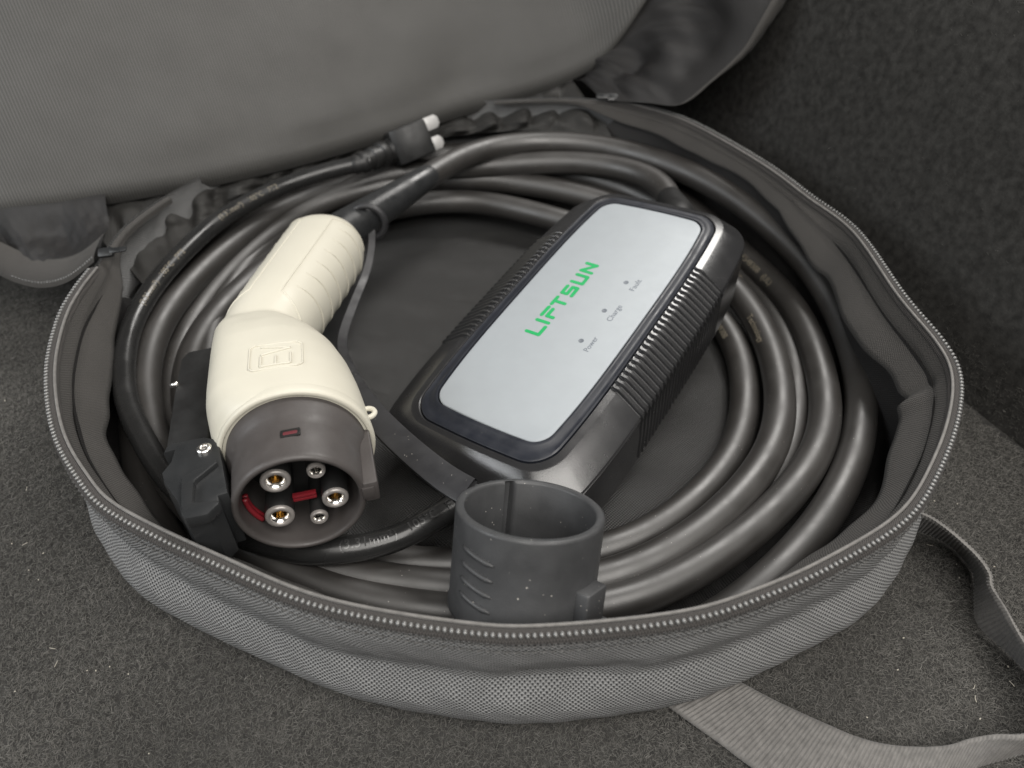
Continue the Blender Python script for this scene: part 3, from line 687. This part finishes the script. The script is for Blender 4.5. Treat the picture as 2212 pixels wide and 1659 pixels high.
V, Fc = prism([(-11.5,-7),(-7,-10.5),(9,-11.5),(11.5,-10.5),(11.5,10.5),(9,11.5),(-7,10.5),(-11.5,7)], -10.5, 10.5, 1.6); mesh('plug_body', V, Fc, M['plug'], pw, sharp=40)
for z_, l_ in ((6.2, 13), (-6.0, 11)):
    V, Fc = prism([(10, -4), (10+l_-2, -4), (10+l_, -1.8), (10+l_, 1.8), (10+l_-2, 4), (10, 4)], -.8, .8, .25)
    V = V[:, [0, 2, 1]]; V[:, 2] += z_; mesh('plug_blade', V, [f[::-1] for f in Fc], M['blade'], pw, sharp=35)
pe = PO-pdx*10
boot('strain_relief', [pe, pe-pdx*6, cord_c[-9], cord_c[-16]], 7.6, 5.4, M['plug'], pw, rings=4, tow=pwl)
def wt(txt, px, d, h, flip, rz):
    o = wrap_text('embossed_text', txt, cord_c, 4.9, arc_at(cord_c, P(*px)), d, h, M['emboss'] if rz > .1 else M['print'], None, flip, rz)
    V = np.array([v.co[:] for v in o.data.vertices])/MM; L_ = pwl(V)*MM
    o.data.vertices.foreach_set('co', L_.astype(np.float32).ravel()); o.parent = pw; o.data.update()
wt('(3.31mm²)   105°C   FT2', (738,1187,32), nrm([.0, -.2, .98]), 3.5, True, .5)
wt('(3.31mm²)   105°C   FT2', (300,670,38), nrm([.5, -.45, .75]), 3.0, False, .05)
wt('(3.31mm²)   105°C   FT2', (470,480,46), nrm([.4, -.55, .75]), 3.0, False, .05)

# ================================================================== connector
dep = 233.; MO = CAM+ray(650, 1092)*dep; e_, ps = math.radians(6), math.radians(15)
ca = np.array([math.sin(ps)*math.cos(e_), -math.cos(ps)*math.cos(e_), math.sin(e_)])
cy = np.array([-math.cos(ps), -math.sin(ps), 0]); cx = -ca; cn = np.cross(cx, cy)
con = empty('charging_connector', MO, cx, cy, cn); conl = w2l(MO, cx, cy, cn)
tag(con, 'off-white vehicle charging connector with five pin sockets in a dark round mouth', 'connector')
def cpl(u, v, Z): q_ = inplane(u, v, MO+cn*Z, cn)-MO; return np.array([q_@cx, q_@cy])
def cpx(u, v, X): q_ = inplane(u, v, MO+cx*X, cx)-MO; return np.array([q_@cy, q_@cn])
def selip(cyy, hw, hz, ex=2.3, n=56, cz=0, exl=None):
    t = np.linspace(0, 2*math.pi, n, endpoint=False); c_, s_ = np.cos(t), np.sin(t); e = np.where(c_ > 0, exl or ex, ex)
    return cyy+hw*np.sign(c_)*np.abs(c_)**(2/e), cz+hz*np.sign(s_)*np.abs(s_)**(2/e)
rows = []
for X, yr, yl, hz, ex in ((27.2,-26.4,26.6,26.4,2.05),(28.0,-26.7,27.2,26.7,2.05),(34,-26.4,28.6,26.6,2.2),(42,-25.6,29.6,26.4,2.35),(50,-24.6,30.0,26.2,2.4),(62,-22.4,30.2,25.6,2.4),(74,-18.8,30.4,24.4,2.4),(84,-14,30.6,22.4,2.4),(94,-7.5,30.8,19.6,2.4),(103,.5,30.6,16,2.3),(110,9,29,12,2.2),(114,15,26,7,2.1)):
    y_, z_ = selip((yr+yl)/2, (yl-yr)/2, hz, ex, exl=np.interp(X, [27, 42, 95, 114], [2.05, 3.6, 3.6, 2.2])); rows.append(np.column_stack([np.full(56, X), y_, z_]))
V1, F1 = grid(rows, True); F1 += [tuple(range(56))[::-1], tuple((len(rows)-1)*56+j for j in range(56))]
ga = math.radians(-19.3); gd = np.array([math.cos(ga), math.sin(ga), 0]); gn = np.array([-math.sin(ga), math.cos(ga), 0]); NPOS = 43.6
def gsec(A):
    hw = np.interp(A, [84, 92, 104, 130, 160, 188], [15, 17.8, 18.6, 19.6, 20.6, 21.0]); hz = np.interp(A, [60, 85, 110, 150, 190], [13, 17.5, 19, 19.5, 19.5])
    if A > 175: k = math.sqrt(max(0, 1-((A-175)/18.5)**2)); hw *= max(k, .05); hz *= max(k, .05)
    return hw, hz
def gpt(A, th, off=0):
    hw, hz = gsec(A); c_, s_ = math.cos(th), math.sin(th); ex = 2.25
    r_ = np.array([(hw+off)*np.sign(c_)*abs(c_)**(2/ex), (hz+off)*np.sign(s_)*abs(s_)**(2/ex)])
    return gd*A+gn*(NPOS+np.interp(A, [80, 110, 150, 190], [2.8, 2.0, .4, -.6])+r_[0])+np.array([0, 0, r_[1]])
rows = [[gpt(A, t) for t in np.linspace(0, 2*math.pi, 56, endpoint=False)] for A in list(np.linspace(84, 175, 26))+[179, 183, 186.5, 189, 191, 192.4, 193.2, 193.47]]
V2, F2 = grid(rows, True); F2 += [tuple(range(56))[::-1], tuple((len(rows)-1)*56+j for j in range(56))]
V, Fc = join([(V1, F1), (V2, F2)])
shell = mesh('handle_shell', V, Fc, M['white'], con)
md = shell.modifiers.new('union', 'REMESH'); md.mode = 'VOXEL'; md.voxel_size = .85*MM; md.use_smooth_shade = True
md = shell.modifiers.new('soften', 'SMOOTH'); md.factor = .5; md.iterations = 20
dg = bpy.context.evaluated_depsgraph_get(); bvh = BVHTree.FromObject(shell, dg)
def drop(x, y):
    h = bvh.ray_cast(Vector((x*MM, y*MM, .06)), Vector((0, 0, -1)))[0]
    return np.array([x, y, h[2]/MM if h else 0.])
# collar lip round the shell's front
V, Fc = lathe([(31,25.2),(27.2,25.2),(26.4,25.5),(26.2,26.3),(26.6,27),(28,27.3),(31,27)], 72); mesh('shell_collar', V, Fc, M['white'], con, sharp=50)
# grip ribs on both sides
for side in (-1, 1):
    for i in range(6):
        A = 115+11.4*i; ts = np.linspace(56 if side > 0 else 40, -38, 26); L_ = []
        for j, t in enumerate(ts):
            th = math.radians(180-t) if side < 0 and False else math.radians(t if side > 0 else 180-t)
            # +gn is left, so the right flank has theta near 180
            L_.append(gpt(A+3*(j/25)-2, math.radians(180-t) if side > 0 else math.radians(t), .05))
        p = np.array(L_); rd = (.5 if side > 0 else .34)*np.clip(np.minimum(np.arange(26), np.arange(26)[::-1])/3, .25, 1)
        mesh('grip_rib', *tube(p, rd, 8), M['white'], con)
    out = [gpt(A, math.radians(180-70 if side > 0 else 70), .0) for A in np.linspace(106, 176, 30)]
    out += [gpt(176+4*math.sin(k), math.radians(180-70+75*k/1.57*1 if side > 0 else 70-75*k/1.57), .0) for k in np.linspace(.1, 1.57, 20)]
    pre = [gpt(106-9*k, math.radians(180-70+48*k if side > 0 else 70-48*k), 0.0) for k in np.linspace(1, .05, 16)]
    mesh('grip_outline', *tube(np.array(pre+out), .36, 8), M['white'], con)
# embossed EV emblem with a rounded frame, text top to +Y, running backwards
ec = cpl(601, 787, 22); EX, EY = ec
def surf_tube(name, pts, r, off=.12):
    p = cat_spline([drop(*q_)+np.array([0, 0, off]) for q_ in pts], max(8, len(pts)*4)); return mesh(name, *tube(p, r, 7), M['white'], con)
fr = rrect(EX-8, EX+8.5, EY-9.2, EY+9.2, 2.4, 5); fr = np.vstack([fr, fr[:1]])
surf_tube('emblem_frame', fr, .42)
x0, x1, yt, yb = EX-6.2, EX+.2, EY+5.2, EY-5.2
for sgm in ([(x0, yt), (x0, yb)], [(x0, yt), (x1, yt)], [(x0, EY), (x1-1, EY)], [(x0, yb), (x1, yb)]):
    surf_tube('emblem_letter_e', [np.array(sgm[0])*(1-t)+np.array(sgm[1])*t for t in np.linspace(0, 1, 5)], .5)
for sgm in ([(EX+1.2, yt), (EX+4, yb)], [(EX+4, yb), (EX+6.6, yt)]):
    surf_tube('emblem_letter_v', [np.array(sgm[0])*(1-t)+np.array(sgm[1])*t for t in np.linspace(0, 1, 5)], .5)
# nozzle
prof = [(33,24.2),(24.5,24.2),(22.5,23.8),(20.5,22.8),(18.5,22.2),(16,22.0),(2,21.5),(.7,21.3),(0,20.7),(-.1,20.2),(0,19.6),(.8,19.2),(2,19.0),(26,18.7)]
noz = mesh('nozzle', *lathe(prof, 96), M['nozzle'], con, sharp=60)
V, Fc = lathe([(25,18.9),(24.6,10),(24.5,.02)], 48); mesh('nozzle_floor', V, Fc, M['cavity'], con)
# key rib on the nozzle's underside (facing right) and window on its upper side
V, Fc = prism(rrect(-.5, 27, -25.6, -20.6, .8, 4), -4.2, 4.2, .6); mesh('key_rib', V, Fc, M['nozzle'], noz, sharp=40)
V, Fc = prism(rrect(-.9, .4, -24.2, -20.2, .3, 3), -2.4, 2.4, .2); mesh('key_slot', V, Fc, M['nozzle'], noz, sharp=40)
wy, wz = 0, 0
qw = cpl(627, 935, 21.6); V, Fc = prism(rrect(qw[0]-2.0, qw[0]+1.6, qw[1]-3.2, qw[1]+3.2, .5, 3), 21.2, 22.02, .12); mesh('nozzle_window', V, Fc, M['cavity'], noz, sharp=40)
V, Fc = prism(rrect(qw[0]-1.2, qw[0]+.4, qw[1]-2.3, qw[1]+2.3, .4, 3), 21.6, 22.10, .1); mesh('window_seal', V, Fc, M['darkred'], noz, sharp=40)
# red cross strip deep in the mouth
for dz in (-1, 1):
    V, Fc = prism(rrect(8.5, 10.5, -4.5, 3.5, .4, 3), -5.2+dz*.7-.55, -5.2+dz*.7+.55, .2); mesh('red_seal', V, Fc, M['red'], con, sharp=40)
    a_ = np.radians(np.linspace(2, -36, 16)); p = np.stack([8.5+dz*.9+0*a_, 17.9*np.cos(a_), 17.9*np.sin(a_)], 1); mesh('red_seal', *tube(p, .95, 8), M['red'], con)
for u, v, R in ((595,1043,4.9),(605,1119,4.9),(725,1079,4.5),(683,1020,3.1),(690,1120,3.1)):
    py, pz = cpx(u, v, 3.2); d = math.hypot(py, pz); mx = 18.4-R
    if d > mx: py, pz = py*mx/d, pz*mx/d
    pin_ = mesh('pin_socket', *lathe([(24.4, R*.98), (4.6, R), (4.3, R*.96)], 28, 'X', (py, pz)), M['cavity'], con, sharp=50)
    mesh('pin_tip', *lathe([(4.6, R*.99), (3.7, R*.97), (3.2, R*.86), (3.3, R*.66), (3.9, R*.6), (6.2, R*.58)], 28, 'X', (py, pz)), M['pintip'], pin_, sharp=60)
    mesh('contact_bore', *lathe([(5.3, R*.45), (11, R*.42), (11, .02)], 24, 'X', (py, pz)), M['gold'] if R > 4 else M['steel'], pin_, sharp=60)
    mesh('pin_contact', *lathe([(3.7, R*.64), (4.4, R*.5), (5.4, R*.44)], 24, 'X', (py, pz)), M['steel'], pin_, sharp=60)
# lug on the right of the shell
lx, ly = cpl(795, 897, 4); th = np.linspace(0, 2*math.pi, 25)
V, Fc = tube(np.stack([lx+2.6*np.cos(th), ly+2.6*np.sin(th), np.full(25, 5.)], 1), 1.05, 8, caps=False); mesh('tether_lug', V, Fc, M['white'], con)
# latch on the left: lever arm, bracket with screw, hook
def cz3(zx, zy): return (329.2+zx/6.047, 905.2+zy/6.047)
def lat(pts, Z): return [cpl(*cz3(*p), Z) for p in pts]
V, Fc = prism([(112,34.5),(111,46),(106,48.6),(80,49),(46,48.5),(40,46),(40,33.5),(70,34),(100,34)], -13, -4.0, 1.4); arm = mesh('latch_lever', V, Fc, M['plug'], con, sharp=40)  # darker plastic than the bracket: the lever's shade is painted into its colour
br = lat([(120,700),(240,550),(285,395),(140,440),(175,370),(250,310),(670,232),(860,262),(900,500),(985,960),(860,995),(875,1090),(720,1235),(430,1300),(372,1250),(330,1090),(150,840)], 9.5)
V, Fc = prism(br, -14, 9.5, .7); bracket = mesh('latch_bracket', V, Fc, M['latch'], con, sharp=35)
for pts, z1, nm in (([(480,690),(830,520),(845,560),(560,790),(545,830),(380,870),(370,760)],11.5,'latch_hook'),([(365,800),(540,800),(520,1080),(600,1075),(610,1150),(370,1180)],11.6,'latch_hook'),([(375,1130),(580,1085),(850,1050),(870,1092),(720,1238),(430,1302),(372,1250)],12.2,'latch_hook')):
    V, Fc = prism(lat(pts, z1), 8, z1, .6); mesh(nm, V, Fc, M['latch'], bracket, sharp=35)
sx_, sy_ = cpl(*cz3(675, 385), 10)
V, Fc = lathe([(9.2,2.5),(10.3,2.5),(10.7,2.1),(10.8,1.3),(10.2,1.1),(10.1,.02)], 20, 'Z', (sx_, sy_)); mesh('screw', V, Fc, M['steel'], bracket, sharp=40)
lx, ly = cpl(376, 832, -4); V, Fc = tube(np.array([(lx-.2, ly+1.2, -4), (lx-.2, ly-1.8, -3.4)]), 1.1, 12); mesh('spring_pin', V, Fc, M['steel'], arm)
# boot behind the grip
ge = MO+xf(np.array([gpt(203, 0)*0+gd*187+gn*NPOS]), (0,0,0), cx, cy, cn)[0]; gdw = gd[0]*cx+gd[1]*cy
boot('strain_relief', [ge, ge*.6+cab[-1]*.4, cab[-2], cab[-9]], 12, 6.6, M['latch'], con, rings=0, tow=conl)

# ================================================================== dust cap with tether
KO = CAM+ray(1146, 1096)*229.; eK = nrm(CAM-KO); rt = np.array([1, 0, 0]); dn = -np.array([0, sT, cT])
mj = rt*math.cos(math.radians(6.3))+dn*math.sin(math.radians(6.3)); mj = nrm(mj-eK*np.dot(mj, eK)); upk = np.cross(eK, mj); upk = upk if upk[2] > 0 else -upk
an = math.radians(66); kz = nrm(eK*math.cos(an)+upk*math.sin(an)); kx = nrm(mj-kz*np.dot(mj, kz)); ky = np.cross(kz, kx)
cap = empty('dust_cap', KO, kx, ky, kz); capl = w2l(KO, kx, ky, kz)
tag(cap, 'dark grey rubber dust cap standing open on the cables in front of the box', 'cap')
th = np.linspace(0, 2*math.pi, 160, endpoint=False)
slot = np.exp(-((np.degrees(th)-112)/4.0)**8)
def ringk(R, z, sl=0): r_ = R+sl*slot; return np.stack([r_*np.cos(th), r_*np.sin(th), np.full(160, z)], 1)
H = 35.0
rows = [ringk(25.0, -H-.2), ringk(25.4, -H+.3), ringk(25.5, -H+1.6), ringk(25.1, -H+2.2), ringk(25.05, -12), ringk(25.1, -1.2), ringk(25.0, -.4), ringk(24.5, 0), ringk(23.9, .05), ringk(22.6, 0, .2), ringk(22.2, -.4, 1.6), ringk(22.0, -1.0, 2.6), ringk(21.7, -14, 2.9), ringk(21.4, -H+3, 3.0), ringk(.05, -H+2.8)]
V, Fc = grid(rows, True); n_ = 160; Fc.append(tuple(range(n_))[::-1])
cup = mesh('cup', V*np.array([.963, .963, 1]), Fc, M['rubber'], cap, sharp=50)
for i in range(4):
    a_ = np.radians(np.linspace(-143, -112, 14)); z_ = np.linspace(-8.5-5.2*i, -10.3-5.2*i, 14); p = np.stack([24.1*np.cos(a_), 24.1*np.sin(a_), z_], 1)
    rd = .95*np.clip(np.minimum(np.arange(14), np.arange(14)[::-1])/1.5, .5, 1); mesh('grip_rib', *tube(p, rd, 8), M['rubber'], cap)
def rad_box(a0, r0, r1, hw, z0, z1, bev=.7):
    V, Fc = prism(rrect(-hw, hw, r0, r1, min(1.2, hw*.4), 4), z0, z1, bev); a = math.radians(a0); X_ = np.array([math.sin(a), -math.cos(a), 0]); Y_ = np.array([math.cos(a), math.sin(a), 0])
    return V[:, :1]*X_+V[:, 1:2]*Y_+V[:, 2:3]*np.array([0, 0, 1.]), Fc
V, Fc = rad_box(-34, 21, 28.2, 5.6, -H+5, -H+17); mesh('lock_tab', V, Fc, M['rubber'], cap, sharp=40)
V, Fc = rad_box(-30, 21, 32.5, 6.4, -H-.5, -H+4.2); mesh('hinge_tab', V, Fc, M['rubber'], cap, sharp=40)
V, Fc = rad_box(148, 23, 28.5, 4.0, -9, -.6); mesh('tether_root', V, Fc, M['rubber'], cap, sharp=40)
tp_ = [P(1010,1062,59), P(965,1036,57), P(900,985,54), P(835,925,50), P(790,872,45), P(752,800,38), P(738,735,30), P(764,655,28), P(792,585,31), P(803,525,38), P(800,475,45)]
tb = smooth_path(cat_spline(tp_, 120), 10); T_, N_, B_ = frames(tb); vn = nrm([.35, -.55, .75])
rows = []
for a_, b_ in ((-5, -1), (-5.2, 0), (-5, 1), (-4.4, 1.25), (4.4, 1.25), (5, 1), (5.2, 0), (5, -1), (4.4, -1.2), (-4.4, -1.2), (-5, -1)):
    sd = np.cross(T_, vn); sd /= np.linalg.norm(sd, axis=1)[:, None]; nn = np.cross(sd, T_)
    kk = np.interp(np.arange(120), [0, 38, 62, 119], [1, 1, .5, .38])[:, None]; rows.append(tb+sd*a_*kk+nn*b_)
V, Fc = grid(rows); mesh('tether_strap', capl(V), Fc, M['strap'], cap, sharp=40)
rc = P(795, 480, 46); th2 = np.linspace(0, 2*math.pi, 40); ax1 = nrm(np.cross(gdw, (0, 0, 1))); ax2 = np.cross(ax1, gdw)
p = rc+9.5*(np.cos(th2)[:, None]*ax1+np.sin(th2)[:, None]*ax2)
V, Fc = tube(p, 1.8, 10, caps=False); mesh('tether_ring', capl(V), Fc, M['strap'], cap)

# ================================================================== bits of lint on the carpet
m = plain('lint_fibre', (.5, .47, .40), .8); bits = []
for i in range(70):
    u, v = random.choice([(random.uniform(0, 800), random.uniform(1150, 1659)), (random.uniform(0, 330), random.uniform(650, 1500)), (random.uniform(1850, 2200), random.uniform(1000, 1560)), (random.uniform(600, 1500), random.uniform(1580, 1659))])
    c_ = P(u, v, 1.6)
    if math.hypot(c_[0]-C2[0], c_[1]-C2[1]) < 205: continue
    a = random.uniform(0, 6.28); L_ = random.choice([.35, .4, .5, .6, 2.2]); k = random.uniform(-.5, .5)
    p = np.array([c_+L_*t*np.array([math.cos(a+k*t), math.sin(a+k*t), .15*t]) for t in np.linspace(0, 1, 5)])
    bits.append(tube(p, .22 if L_ < 1 else .1, 5))
V, Fc = join(bits); tag(mesh('lint', V, Fc, m), 'pale specks of lint scattered over the dark carpet', 'lint', kind='stuff')
